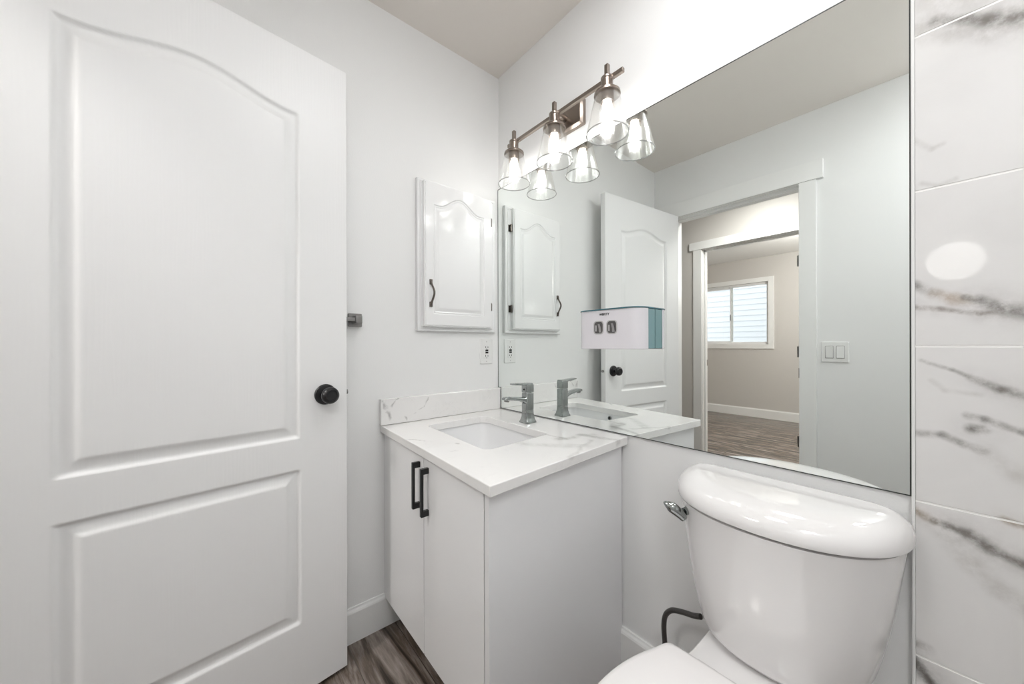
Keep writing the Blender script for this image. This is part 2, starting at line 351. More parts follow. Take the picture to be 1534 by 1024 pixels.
def setting(name, bm, mat, label, cat, **k):
    o = finish(name, bm, mat, smooth=k.pop('smooth', False), **k); return tag(o, label, cat, kind='structure')

# ------------------------------------------------------------------ room shell
CEIL = 2.4416; YW = -1.5335; YH0 = YW - .115; YH1 = -2.62; YB0 = YH1 - .115; YB1 = -5.30
XR = 2.16
OX0, OX1, OZ = .150, .8935, 2.052          # bathroom doorway
PX0, PX1, PZ = -.085, .676, 2.047          # bedroom doorway
b = B(); box(b, -1.9, 2.7, YB1 - .05, .06, -.06, 0); setting('floor', b, M['wood'], 'dark grey brown wood plank floor running through bathroom, hall and bedroom', 'floor')
b = B(); box(b, -.10, XR + .1, YW - .05, .06, CEIL, CEIL + .08); setting('ceiling', b, M['ceiling'], 'warm off white bathroom ceiling above the mirror', 'ceiling')
b = B(); box(b, -1.9, 2.7, YB1 - .05, YW - .05, CEIL, CEIL + .08); setting('ceiling_hall', b, M['white_ceiling'], 'white ceiling over the hall and bedroom', 'ceiling')
b = B(); box(b, -.10, 0, YW - .115, .1, 0, CEIL); setting('wall_left', b, M['wall'], 'white wall carrying the medicine cabinet', 'wall')
b = B(); box(b, 0, XR, .0045, .1, 0, CEIL); setting('wall_back', b, M['wall'], 'white wall behind the mirror and toilet', 'wall')
b = B(); box(b, XR, XR + .1, YW - .115, .1, 0, CEIL); setting('wall_right', b, M['wall'], 'white wall at the tub end of the bathroom', 'wall')
b = B(); wall_with_hole(b, 0, XR, 0, CEIL, YW - .115 / 2, YW, OX0 - .02, OX1 + .0, 0, OZ + .02)
setting('wall_front', b, M['wall'], 'white bathroom wall with the open doorway, seen in the mirror', 'wall')
b = B(); wall_with_hole(b, -1.85, 2.65, 0, CEIL, YH0, YW - .115 / 2, OX0 - .02, OX1 + .0, 0, OZ + .02)
setting('wall_hall_near', b, M['hall_wall'], 'greige hall side of the bathroom wall', 'wall')
b = B(); wall_with_hole(b, -1.85, 2.65, 0, CEIL, YB0, YH1, PX0 - .02, PX1 + .02, 0, PZ + .02)
setting('wall_hall_far', b, M['hall_wall'], 'greige hall wall with the bedroom doorway, seen through the mirror', 'wall')
WX0, WX1, WZ0, WZ1 = -1.275, -.225, 1.12, 2.066
b = B(); wall_with_hole(b, -1.85, 2.65, 0, CEIL, YB1 - .14, YB1, WX0, WX1, WZ0, WZ1)
setting('wall_bedroom', b, M['hall_wall'], 'greige bedroom wall around the window', 'wall')
b = B(); box(b, -1.9, -1.8, YB1 - .1, YH0, 0, CEIL); setting('wall_side_left', b, M['hall_wall'], 'greige end wall of hall and bedroom, left side', 'wall')
b = B(); box(b, 2.6, 2.7, YB1 - .1, YH0, 0, CEIL); setting('wall_side_right', b, M['hall_wall'], 'greige end wall of hall and bedroom, right side', 'wall')

# baseboards
def baseboard(name, pts, label, h=.128, t=.013):
    """pts: list of two ground points, room side to the left of p->q"""
    p, q = Vector((*pts[0], 0)), Vector((*pts[1], 0)); d = (q - p).normalized(); n = Vector((-d.y, d.x, 0))
    prof = [(0, 0), (t, 0), (t, h - .018), (t - .002, h - .012), (t * .55, h - .006), (t * .45, h), (0, h)]
    b = B(); loft(b, [[p + n * a + Vector((0, 0, z)) for a, z in prof], [q + n * a + Vector((0, 0, z)) for a, z in prof]])
    return setting(name, b, M['trim'], label, 'baseboard')
baseboard('baseboard_left', ((0, -.02), (0, YW + .001)), 'white baseboard along the wall between door and vanity')
baseboard('baseboard_back', ((1.3775, .0045), (.703, .0045)), 'white baseboard between vanity and toilet')
baseboard('baseboard_bedroom', ((-1.79, YB1), (2.59, YB1)), 'white baseboard under the bedroom window', h=.135)
baseboard('baseboard_hall', ((-1.79, YH1), (PX0 - .083, YH1)), 'white baseboard in the hall beside the bedroom doorway', h=.13)

# door casings -------------------------------------------------------
def casing(root, x0, x1, zt, y, out, w, hw, over, t=.016, reveal=.005):
    """flat casing on one side of a doorway; out = +1 when the room is towards +y"""
    y0, y1 = sorted((y, y + out * t))
    for s in (0, 1):
        a0, a1 = (x0 - reveal - w, x0 - reveal) if s == 0 else (x1 + reveal, x1 + reveal + w)
        b = B(); box(b, a0, a1, y0, y1, 0, zt + reveal); finish('side_casing', b, M['trim'], root, bevel=.0015)
    b = B(); y0, y1 = sorted((y, y + out * (t + .004))); box(b, x0 - reveal - w - over, x1 + reveal + w + over, y0, y1, zt + reveal, zt + reveal + hw); finish('head_casing', b, M['trim'], root, bevel=.0015)
t1 = thing('trim_1', 'white flat casing around the bathroom doorway, seen in the mirror', 'door frame', ((OX0 + OX1) / 2, YW - .057, 0), kind='structure')
jt = .019
b = B(); box(b, OX0 - .0195, OX0, YH0 - .001, YW + .001, 0, OZ); box(b, OX1 - .0005, OX1 + .019, YH0 - .001, YW + .001, 0, OZ); box(b, OX0 - .0195, OX1 + .019, YH0 - .001, YW + .001, OZ - .012, OZ + .0195)
finish('door_jamb', b, M['trim'], t1, smooth=False)
b = B(); box(b, OX0, OX1, YW - .050, YW - .038, OZ - .024, OZ - .012); box(b, OX1 - .011, OX1 - .0005, YW - .050, YW - .038, 0, OZ - .012); finish('door_stop', b, M['trim'], t1, smooth=False)
casing(t1, OX0, OX1, OZ - .008, YW, 1, .078, .104, .030, t=.017, reveal=.0)
casing(t1, OX0, OX1, OZ - .008, YH0, -1, .078, .10, .030, t=.017, reveal=.0)
b = B(); box(b, OX1 - .0022, OX1 + .0015, YW - .03, YW + .0185, .915, .972); o = finish('strike_plate', b, M['steel'], t1, smooth=False); o['label'] = 'steel strike plate'
t2 = thing('trim_2', 'white flat casing around the bedroom doorway across the hall', 'door frame', ((PX0 + PX1) / 2, YH1 - .057, 0), kind='structure')
b = B(); box(b, PX0 - .0195, PX0, YB0 - .001, YH1 + .001, 0, PZ); box(b, PX1, PX1 + .0195, YB0 - .001, YH1 + .001, 0, PZ); box(b, PX0 - .0195, PX1 + .0195, YB0 - .001, YH1 + .001, PZ, PZ + .0195)
finish('door_jamb', b, M['trim'], t2, smooth=False)
b = B(); box(b, PX0, PX0 + .011, YH1 - .075, YH1 - .045, 0, PZ); box(b, PX1 - .011, PX1, YH1 - .075, YH1 - .045, 0, PZ); box(b, PX0, PX1, YH1 - .075, YH1 - .045, PZ - .011, PZ); finish('door_stop', b, M['trim'], t2, smooth=False)
casing(t2, PX0, PX1, PZ, YH1, 1, .078, .078, .036)
for z in (.31, 1.05, 1.80):
    b = B(); cyl(b, (PX1 - .007, YH1 + .006, z - .045), (PX1 - .007, YH1 + .006, z + .045), .007, 12); box(b, PX1 - .0025, PX1 + .0005, YH1 - .03, YH1 + .006, z - .045, z + .045)
    finish('door_hinge', b, M['steel'], t2)['label'] = 'steel hinge'
b = B(); box(b, PX0 - .0005, PX0 + .0025, YB0 + .004, YB0 + .03, .90, .96); finish('strike_plate', b, M['bronze'], t2, smooth=False)['label'] = 'dark strike plate'

# bedroom window ------------------------------------------------------
w1 = thing('window_1', 'white slider window in the bedroom, seen through the mirror', 'window', ((WX0 + WX1) / 2, YB1 - .07, WZ0), kind='structure')
b = B(); cw = .068
for a in ((WX0 - cw, WX0, WZ0 - cw, WZ1 + cw), (WX1, WX1 + cw, WZ0 - cw, WZ1 + cw), (WX0, WX1, WZ1, WZ1 + cw), (WX0, WX1, WZ0 - cw, WZ0)): box(b, a[0], a[1], YB1, YB1 + .017, a[2], a[3])
finish('window_casing', b, M['trim'], w1, smooth=False)
b = B(); ft = .022
for a in ((WX0, WX0 + ft, WZ0, WZ1), (WX1 - ft, WX1, WZ0, WZ1), (WX0, WX1, WZ1 - ft, WZ1), (WX0, WX1, WZ0, WZ0 + ft)): box(b, a[0], a[1], YB1 - .10, YB1 - .04, a[2], a[3])
finish('window_frame', b, M['vinyl'], w1, smooth=False)
mid = -.757
for nm, a0, a1, yy in (('fixed', mid - .005, WX1 - ft, YB1 - .065), ('slide', WX0 + ft, mid + .03, YB1 - .085)):
    sf = .03 if nm == 'slide' else .014
    b = B(); z0, z1 = WZ0 + ft, WZ1 - ft
    for a in ((a0, a0 + sf, z0, z1), (a1 - sf, a1, z0, z1), (a0 + sf, a1 - sf, z1 - sf, z1), (a0 + sf, a1 - sf, z0, z0 + sf)): box(b, a[0], a[1], yy - .009, yy + .009, a[2], a[3])
    s = finish('sash', b, M['vinyl'] if nm == 'fixed' else M['vinyl'], w1, smooth=False)
    b = B(); box(b, a0 + sf, a1 - sf, yy - .002, yy + .002, z0 + sf, z1 - sf); finish('pane', b, M['pane'], s, smooth=False)
b = B(); box(b, mid - .006, mid + .006, YB1 - .062, YB1 - .046, 1.50, 1.60); finish('window_latch', b, M['steel'], w1, bevel=.002)['label'] = 'small grey latch on the sash'
b = B(); ys = -7.9
for k in range(34):
    z = -.6 + k * .118
    loft(b, [[Vector((x, ys + .016, z)), Vector((x, ys, z + .118)), Vector((x, ys - .02, z + .118)), Vector((x, ys - .02, z))] for x in (-9, 5)])
setting('wall_outside', b, M['siding'], 'white lap siding of the house next door outside the bedroom window', 'wall')
b = B(); box(b, -14, 8, -12, YB1 - .15, -.7, -.6); setting('ground', b, pmat('ground_gravel', (.42, .41, .40), .9, bump=.8, bscale=80), 'pale gravel between the two houses', 'ground')

# ------------------------------------------------------------------ bathroom door
DW, DT, DZ0, DZ1 = .7648, .035, .013, 2.0414
ex, ey = .118, -.993
door = thing('door_1', 'white two panel moulded door with an arched top panel, standing open', 'door', (.1105, -.7412, 0), math.atan2(ey, ex), kind='structure')
def sdist(outline, X, Z):
    """inside-positive distance from a closed outline, on numpy grids"""
    P = np.array(outline); best = np.full(X.shape, 1e9); ins = np.zeros(X.shape, bool)
    for (x0, z0), (x1, z1) in zip(P, np.roll(P, -1, 0)):
        dx, dz = x1 - x0, z1 - z0; L2 = dx * dx + dz * dz + 1e-12
        t = np.clip(((X - x0) * dx + (Z - z0) * dz) / L2, 0, 1)
        best = np.minimum(best, (X - x0 - t * dx) ** 2 + (Z - z0 - t * dz) ** 2)
        if abs(dz) > 1e-12:
            c = ((z0 > Z) != (z1 > Z)) & (X < dx * (Z - z0) / dz + x0); ins ^= c
    d = np.sqrt(best); return np.where(ins, d, -d)
def relief(name, a0, a1, z0, z1, step, outlines, prof, fn, back, mat, parent):
    """slab with a moulded face: fn(a, z, h) -> local xyz, h is the relief height (0 = face), back = slab depth"""
    nx = int(round((a1 - a0) / step)) + 1; nz = int(round((z1 - z0) / step)) + 1
    A, Z = np.meshgrid(np.linspace(a0, a1, nx), np.linspace(z0, z1, nz))
    Hh = np.zeros_like(A)
    for o in outlines:
        xs = [p[0] for p in o]; zs = [p[1] for p in o]
        m = (A > min(xs) - .01) & (A < max(xs) + .01) & (Z > min(zs) - .01) & (Z < max(zs) + .01)
        d = sdist(o, A[m], Z[m]); Hh[m] += np.interp(d, [p[0] for p in prof], [p[1] for p in prof])
    vs = [fn(a, z, h) for a, z, h in zip(A.ravel(), Z.ravel(), Hh.ravel())]
    idx = np.arange(nx * nz).reshape(nz, nx)
    q = np.stack([idx[:-1, :-1], idx[:-1, 1:], idx[1:, 1:], idx[1:, :-1]], -1).reshape(-1, 4).tolist()
    k = len(vs); vs += [fn(a, z, -back) for a, z in ((a0, z0), (a1, z0), (a1, z1), (a0, z1))]
    bot = idx[0].tolist(); top = idx[-1].tolist(); lf = idx[:, 0].tolist(); rt = idx[:, -1].tolist()
    q += [[k, k + 1] + bot[::-1], [k + 1, k + 2] + rt[::-1], [k + 2, k + 3] + top, [k + 3, k] + lf, [k + 3, k + 2, k + 1, k]]
    me = bpy.data.meshes.new(name); me.from_pydata([tuple(v) for v in vs], [], q); me.update()
    bm = bmesh.new(); bm.from_mesh(me); bpy.data.meshes.remove(me)
    return finish(name, bm, mat, parent, local=True, auto=50)
pl, pr_ = .146, .622
def arch(s):
    u = (s - (pl + pr_) / 2) / ((pr_ - pl) / 2); return 1.834 + .042 * (.5 + .5 * math.cos(PI * min(1, abs(u) / .93)))
top_panel = [(pl, .818), (pr_, .818)] + [(pr_ - (pr_ - pl) * i / 48, arch(pr_ - (pr_ - pl) * i / 48)) for i in range(49)]
low_panel = [(pl - .004, .236), (pr_, .236), (pr_, .718), (pl - .004, .718)]
prof = [(-1, 0), (0, 0), (.003, -.0035), (.006, -.0068), (.011, -.0080), (.018, -.0076), (.027, -.0055), (.033, -.0030), (.0365, -.0010), (.039, 0), (1, 0)]
relief('door_slab', 0, DW, DZ0, DZ1, .0038, [top_panel, low_panel], prof, lambda a, z, h: (a, h, z), DT, M['door'], door)
def door_part(name, bm, mat, label=None, **k):
    o = finish(name, bm, mat, door, local=True, **k)
    if label: o['label'] = label
    return o
KZ, KS = .948, .069
for sgn in (1, -1):
    y0 = 0 if sgn > 0 else -DT
    b = B(); lathe(b, [(.0335, 0), (.0335, .004), (.031, .0075), (.022, .0095), (.013, .0105), (.0115, .012)], (KS, y0, KZ), (0, sgn, 0), 40)
    k = door_part('knob_rose', b, M['black'])
    b = B(); L = .058 if sgn > 0 else .050
    lathe(b, [(.0115, .008), (.0105, L * .38), (.013, L * .46), (.0215, L * .55), (.0262, L * .68), (.0268, L * .80), (.0245, L * .92), (.0185, L), (.0165, L), (.0150, L - .0025), (.0001, L - .003)], (KS, y0, KZ), (0, sgn, 0), 40)
    o = finish('door_knob', b, M['black'], k, local=True); o['label'] = 'round black door knob'
b = B(); box(b, -.0016, .004, -DT / 2 - .0125, -DT / 2 + .0125, KZ - .029, KZ + .029); lp = door_part('latch_plate', b, M['trim'], 'painted latch plate', bevel=.001)
b = B(); cyl(b, (.002, -DT / 2, KZ), (-.009, -DT / 2, KZ), .008, 16); finish('latch_bolt', b, M['steel'], lp, local=True)
for z in (.25, 1.03, 1.80):
    b = B(); cyl(b, (DW + .003, -DT - .006, z - .045), (DW + .003, -DT - .006, z + .045), .006, 12); box(b, DW - .001, DW + .0015, -DT, -.004, z - .045, z + .045); door_part('hinge', b, M['steel'], 'steel door hinge')

# towel bar behind the door
tb = thing('towel_bar', 'dull steel towel bar on the wall behind the open door', 'towel bar', (0, -.97, 1.203))
b = B(); box(b, .036, .050, -1.27, -.672, 1.196, 1.210); finish('bar', b, M['steel'], tb, bevel=.002)
for y in (-.683, -1.26):
    b = B(); box(b, .0005, .056, y - .012, y + .012, 1.188, 1.218); p = finish('post', b, M['steel'], tb, bevel=.003)
    b = B(); prism(b, rrect(y - .025, y + .025, 1.178, 1.228, .004, 3), lambda a, c, d: Vector((d, a, c)), .0002, .009); finish('mounting_plate', b, M['steel'], p, bevel=.002)

# ------------------------------------------------------------------ medicine cabinet
mc = thing('medicine_cabinet', 'white wall cabinet with an arched raised door panel beside the mirror', 'medicine cabinet', (0, -.235, 1.17))
my0, my1, mz0, mz1 = -.4388, -.032, 1.1697, 1.8120
def ringframe(bm, y0, y1, z0, z1, x, steps):
    """picture-frame stepped trim: steps of (inset, height)"""
    rings = [[Vector((x + h, y0 + i, z0 + i)), Vector((x + h, y1 - i, z0 + i)), Vector((x + h, y1 - i, z1 - i)), Vector((x + h, y0 + i, z1 - i))] for i, h in steps]
    loft(bm, rings, True, True)
b = B(); ringframe(b, my0, my1, mz0, mz1, 0, [(0, .0005), (0, .016), (.002, .0185), (.010, .0185), (.0125, .0165), (.016, .0165), (.018, .0195), (.026, .0195)])
finish('face_frame', b, M['med'], mc, smooth=False)
dy0, dy1, dz0, dz1 = -.4160, -.0705, 1.1895, 1.8005
py0, py1, pzb, pzs, pzp = -.3745, -.1125, 1.2425, 1.706, 1.756
def marc(y):
    u = abs((y - (py0 + py1) / 2) / ((py1 - py0) / 2)); return pzs + (pzp - pzs) * (.5 + .5 * math.cos(PI * min(1, u / .80)))
mo = [(py0, pzb), (py1, pzb)] + [(py1 + (py0 - py1) * i / 40, marc(py1 + (py0 - py1) * i / 40)) for i in range(41)]
mprof = [(-1, 0), (0, 0), (.0012, -.003), (.0035, -.0036), (.0045, -.0022), (.008, -.0022), (.010, -.0040), (.012, -.0040), (.017, -.0030), (.022, -.0012), (.026, 0), (1, 0)]
c0 = mc.location
edge_h = [(-1, 0)]
md = relief('cabinet_door', dy0, dy1, dz0, dz1, .0019, [mo], mprof, lambda a, z, h: (.0415 + h - c0.x - (.0035 if (a < dy0 + .004 or a > dy1 - .004 or z < dz0 + .004 or z > dz1 - .004) else 0), a - c0.y, z - c0.z), .021, M['med'], mc)
b = B()
hy, hz0, hz1 = -.389, 1.270, 1.386
tube(b, smooth_path([(.048, hy, hz0 + .010), (.052, hy + .001, hz0 + .024), (.066, hy + .002, hz0 + .045), (.070, hy + .002, (hz0 + hz1) / 2), (.066, hy + .002, hz1 - .045), (.052, hy + .001, hz1 - .024), (.048, hy, hz1 - .010)], 6), .0042, 10)
for z in (hz0, hz1 - .022): box(b, .0405, .0475, hy - .0062, hy + .0062, z, z + .022)
finish('handle', b, M['bronze'], md, bevel=.001)['label'] = 'dark bow handle'
for z in (1.700, 1.292):
    b = B(); cyl(b, (.028, -.0635, z - .017), (.028, -.0635, z + .017), .0052, 12); box(b, .0185, .0215, -.0635, -.052, z - .017, z + .017); cyl(b, (.028, -.0635, z - .020), (.028, -.0635, z + .020), .003, 8)
    finish('hinge', b, M['bronze'], mc)['label'] = 'dark cabinet hinge'

# ------------------------------------------------------------------ outlet and switch
ot = thing('power_outlet', 'white outlet plate with test buttons under the medicine cabinet', 'outlet', (0, -.0745, 1.078))
oy, oz = -.0745, 1.078
pw, ph = .0365, .0605
b = B(); loft(b, [[Vector((.0003, oy + a, oz + c)) for a, c in rrect(-pw, pw, -ph, ph, .003, 3)], [Vector((.003, oy + a, oz + c)) for a, c in rrect(-pw, pw, -ph, ph, .003, 3)], [Vector((.006, oy + a, oz + c)) for a, c in rrect(-pw + .003, pw - .003, -ph + .003, ph - .003, .003, 3)]])
finish('cover_plate', b, M['plastic'], ot)
b = B(); prism(b, rrect(oy - .0165, oy + .0165, oz - .033, oz + .033, .002, 3), lambda a, c, d: Vector((d, a, c)), .004, .0078); rc = finish('receptacle', b, M['plastic'], ot, bevel=.0006)
for s in (1, -1):
    for dy, hh in ((-.0065, .0046), (.0065, .0038)):
        b = B(); box(b, .0076, .0080, oy + dy - .0016, oy + dy + .0016, oz + s * .021 - hh, oz + s * .021 + hh); finish('slot', b, M['gap'], rc, smooth=False)
    b = B(); cyl(b, (.0076, oy, oz + s * .0215 - .0092), (.0080, oy, oz + s * .0215 - .0092), .0024, 12); finish('slot', b, M['gap'], rc)
for z, nm in ((oz + .0052, 'test_button'), (oz - .0052, 'reset_button')):
    b = B(); box(b, .0076, .0092, oy - .0085, oy + .0085, z - .0040, z + .0040); finish(nm, b, M['gap'], rc, bevel=.0006)['label'] = 'black push button'
for s in (1, -1):
    b = B(); cyl(b, (.0055, oy, oz + s * .0475), (.0070, oy, oz + s * .0475), .0026, 12); finish('screw', b, M['lgrey'], ot)
sx, sz = 1.048, 1.067
sw = thing('light_switch', 'white double rocker switch plate beside the doorway casing', 'light switch', (sx, YW, sz))
b = B(); loft(b, [[Vector((sx + a, YW + d, sz + c)) for a, c in rrect(-.058 + i, .058 - i, -.0565 + i, .0565 - i, .004, 3)] for d, i in ((.0003, 0), (.003, 0), (.006, .003))]); finish('cover_plate', b, M['plastic'], sw)
for s in (-1, 1):
    cx = sx + s * .023
    b = B(); prism(b, rrect(cx - .0178, cx + .0178, sz - .0345, sz + .0345, .002, 3), lambda a, c, d: Vector((a, d, c)), YW + .0055, YW + .0064); rr = finish('rocker_surround', b, M['grey'], sw, smooth=False)
    b = B(); loft(b, [[Vector((cx + a, YW + .006, sz + c)) for a, c in rrect(-.0158, .0158, -.0325, .0325, .002, 3)], [Vector((cx + a, YW + .0105 + (-s) * .0022 * c / .03, sz + c)) for a, c in rrect(-.0152, .0152, -.0315, .0315, .002, 3)]]); finish('rocker', b, M['plastic'], rr)

# ------------------------------------------------------------------ mirror
MX0, MX1, MZ0, MZ1 = .002, 1.3757, .7975, 1.8818
mir = thing('wall_mirror', 'large frameless wall mirror above the vanity and toilet', 'mirror', (.69, 0, MZ0))
mo = [(.0225, MZ0), (MX1, MZ0), (MX1, MZ1), (MX0, MZ1), (MX0, .8995), (.0225, .8995)]
b = B(); prism(b, mo, lambda a, c, d: Vector((a, d, c)), 0, .0040); finish('mirror_glass', b, M['mirror'], mir, smooth=False)
e = .0022
oo = [(.0225, MZ0), (MX1 + e, MZ0), (MX1 + e, MZ1 + e), (MX0 - .0018, MZ1 + e), (MX0 - .0018, .8995), (.0225, .8995)]
ii = [(.0225 + e, MZ0 + e), (MX1, MZ0 + e), (MX1, MZ1), (MX0 + e * .2, MZ1), (MX0 + e * .2, .8995 + e), (.0225 + e, .8995 + e)]
b = B(); n = len(oo)
lv = [[b.verts.new((a, d, c)) for a, c in ol] for ol, d in ((oo, .0042), (oo, -.0008), (ii, -.0008), (ii, -.0001))]
for r0, r1 in zip(lv[:-1], lv[1:]):
    for i in range(n): b.faces.new((r0[i], r0[(i + 1) % n], r1[(i + 1) % n], r1[i]))
finish('mirror_edge', b, M['edge'], mir, smooth=False)['label'] = 'dark edge line of the mirror'

# ------------------------------------------------------------------ tiled wall right of the mirror
TX0, TX1, TY = 1.3835, XR, -.009
b = B(); TZ = 1.1037; g = .0019; zs = [0] + [TZ + .31 * k for k in range(-3, 5)] + [CEIL]
for z0, z1 in zip(zs[:-1], zs[1:]):
    if z1 - z0 > .01: box(b, TX0, TX1, TY, .0045, max(z0 + g, 0), min(z1 - g, CEIL - .0005))
setting('wall_tiled', b, M['tile'], 'polished white marble tile wall with grey veins at the tub', 'tile wall', bevel=.0006)
b = B(); box(b, TX0, TX1, TY + .0009, .0045, 0, CEIL - .001); setting('trim_3', b, M['grout'], 'white grout lines between the marble tiles', 'grout')
b = B(); prism(b, [(1.3783, .0045), (1.3783, -.0085), (1.3790, -.0100), (1.3803, -.0106), (1.3833, -.0106), (1.3833, .0045)], lambda a, c, d: Vector((a, c, d)), 0, CEIL - .001)
setting('trim_4', b, M['trim'], 'narrow white edge trim between mirror and marble tile', 'trim')

# ------------------------------------------------------------------ vanity cabinet
VX1, VY, VZ0 = .704, -.573, .1136
va = thing('vanity_cabinet', 'white gloss vanity cabinet with two doors under the quartz top', 'vanity cabinet', (.352, -.29, 0))
def vtop(x, y): return .7655 - .0225 * (x / .73) * (-y / .588)
def ctop(x, y): return .7945 - .0225 * (x / .73) * (-y / .588)
b = B()
def panel(x0, x1, y0, y1, z0):
    v = box(b, x0, x1, y0, y1, z0, 1)
    for q in v[4:]: q.co.z = vtop(q.co.x, q.co.y) - .0005

lv_ = [[b.verts.new((x, y, z)) for y, z in ((VY, VZ0), (VY + .075, VZ0), (VY + .075, .0005), (-.0005, .0005), (-.0005, vtop(x, 0) - .0005), (VY, vtop(x, VY) - .0005))] for x in (.685, VX1)]
b.faces.new(lv_[0]); b.faces.new(lv_[1][::-1])
for i_ in range(6): b.faces.new((lv_[0][i_], lv_[0][(i_ + 1) % 6], lv_[1][(i_ + 1) % 6], lv_[1][i_]))
panel(.0135, .020, VY + .02, -.0005, VZ0); panel(.02, .685, -.018, -.0005, VZ0)
box(b, .02, .683, VY + .02, -.018, VZ0, VZ0 + .016); panel(.02, .685, VY + .02, VY + .038, .66)
finish('carcass', b, M['carcass'], va, smooth=False, bevel=.0008)
for i, (x0, x1) in enumerate(((.0022, .3464), (.3500, .6812))):
    b = B(); v = box(b, x0, x1, VY, VY + .018, VZ0, 1)
    for q in v[4:]: q.co.z = vtop(q.co.x, q.co.y) - .004
    d = finish('cabinet_door', b, M['vanity'], va, bevel=.0012, smooth=False)
    hx = .3195 if i == 0 else .3800
    b = B()
    outl = [(VY, .733), (VY - .026, .733), (VY - .026, .583), (VY, .583), (VY, .601), (VY - .0185, .601), (VY - .0185, .715), (VY, .715)]
    prism(b, outl, lambda a, c, dd: Vector((dd, a, c + (-.005 if i == 0 else -.010))), hx - .006, hx + .006)
    finish('handle', b, M['black'], d, smooth=False, bevel=.0008)['label'] = 'flat black pull handle'
for x0, x1 in ((.3468, .3496), (.6816, .6846)):  # dark strips standing in for the shade inside the door gaps
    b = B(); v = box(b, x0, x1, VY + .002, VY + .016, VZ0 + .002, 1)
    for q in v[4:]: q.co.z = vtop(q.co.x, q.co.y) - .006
    finish('gap_shade', b, M['toe'], va, smooth=False)['label'] = 'dark strip painted as the shade in the door gap'
b = B(); box(b, .02, .66, VY + .075, VY + .09, .0005, VZ0); box(b, .645, .66, VY + .09, -.002, .0005, VZ0); finish('toe_kick', b, M['toe'], va, smooth=False)

# countertop with backsplash
ct = thing('countertop', 'white quartz vanity top with faint grey veins and a sink cutout', 'countertop', (0, 0, .765))
CX1, CY = .7285, -.5875
SX0, SX1, SY0, SY1 = .111, .515, -.444, -.166
cut = rrect(SX0, SX1, SY0, SY1, .028, 7)
b = B()
out = []
for (p, q) in (((0.0005, -.0012), (0.0005, CY)), ((0.0005, CY), (CX1, CY)), ((CX1, CY), (CX1, -.0012)), ((CX1, -.0012), (0.0005, -.0012))):
    for k in range(12): out.append((p[0] + (q[0] - p[0]) * k / 12, p[1] + (q[1] - p[1]) * k / 12))
vo = [b.verts.new((x, y, 0)) for x, y in out]; vi = [b.verts.new((x, y, 0)) for x, y in cut]
es = [b.edges.new((vv[i], vv[(i + 1) % len(vv)])) for vv in (vo, vi) for i in range(len(vv))]
bmesh.ops.triangle_fill(b, use_beauty=True, use_dissolve=False, edges=es)
top = list(b.faces); r = bmesh.ops.extrude_face_region(b, geom=top)
low = [g_ for g_ in r['geom'] if isinstance(g_, bmesh.types.BMVert)]; lows = set(low)
for v in b.verts: v.co.z = ctop(v.co.x, v.co.y) - (.0285 if v in lows else 0)
cto = finish('counter_slab', b, M['quartz'], ct, bevel=.0025, seg=3, auto=30)
b = B(); box(b, .0005, .0205, CY - .004, -.0012, .7952, .8975); finish('backsplash', b, M['quartz'], ct, bevel=.002, smooth=False)

# sink
sk = thing('sink', 'white rectangular undermount sink in the quartz vanity top', 'sink', ((SX0 + SX1) / 2, (SY0 + SY1) / 2, .63))
def rr_at(i, r): return rrect(SX0 - .006 + i, SX1 + .006 - i, SY0 - .006 + i, SY1 + .006 - i, max(r, .004), 7)
def uz(x, y): return ctop(x, y) - .0292
b = B()
rings = [[Vector((x, y, uz(x, y))) for x, y in rr_at(-.02, .05)], [Vector((x, y, uz(x, y))) for x, y in rr_at(0, .034)]]
for i, z, r_ in ((.001, .745, .034), (.004, .70, .036), (.010, .655, .045), (.018, .640, .055), (.034, .632, .06), (.08, .629, .05)): rings.append([Vector((x, y, z)) for x, y in rr_at(i, r_)])
rings.append([Vector((.313 + (x - .313) * .12, -.305 + (y + .305) * .12, .627)) for x, y in rr_at(.08, .05)])
inn = rings
outer = [[Vector((x, y, uz(x, y) - .008)) for x, y in rr_at(-.02, .05)], [Vector((x, y, .72)) for x, y in rr_at(-.012, .05)], [Vector((x, y, .63)) for x, y in rr_at(.01, .06)], [Vector((x, y, .618)) for x, y in rr_at(.05, .06)]]
loft(b, list(reversed(outer)) + inn, True, True)
finish('basin', b, M['sink'], sk, auto=60)
b = B(); lathe(b, [(.0005, .0018), (.014, .0022), (.020, .0015), (.0225, .0), (.0225, -.006)], (.313, -.305, .6285), (0, 0, 1), 28); finish('drain', b, M['chrome'], sk)['label'] = 'chrome drain'
b = B(); lathe(b, [(.011, 0), (.011, .003), (.0075, .0035), (.0075, .001), (.0002, .001)], (.345, SY0 - .0035, .738), (0, 1, -.05), 24); ov = finish('overflow_ring', b, M['chrome'], sk)
b = B(); cyl(b, (.345, SY0 - .0020, .738), (.345, SY0 - .0018, .738), .0072, 20); finish('overflow_hole', b, M['gap'], ov)

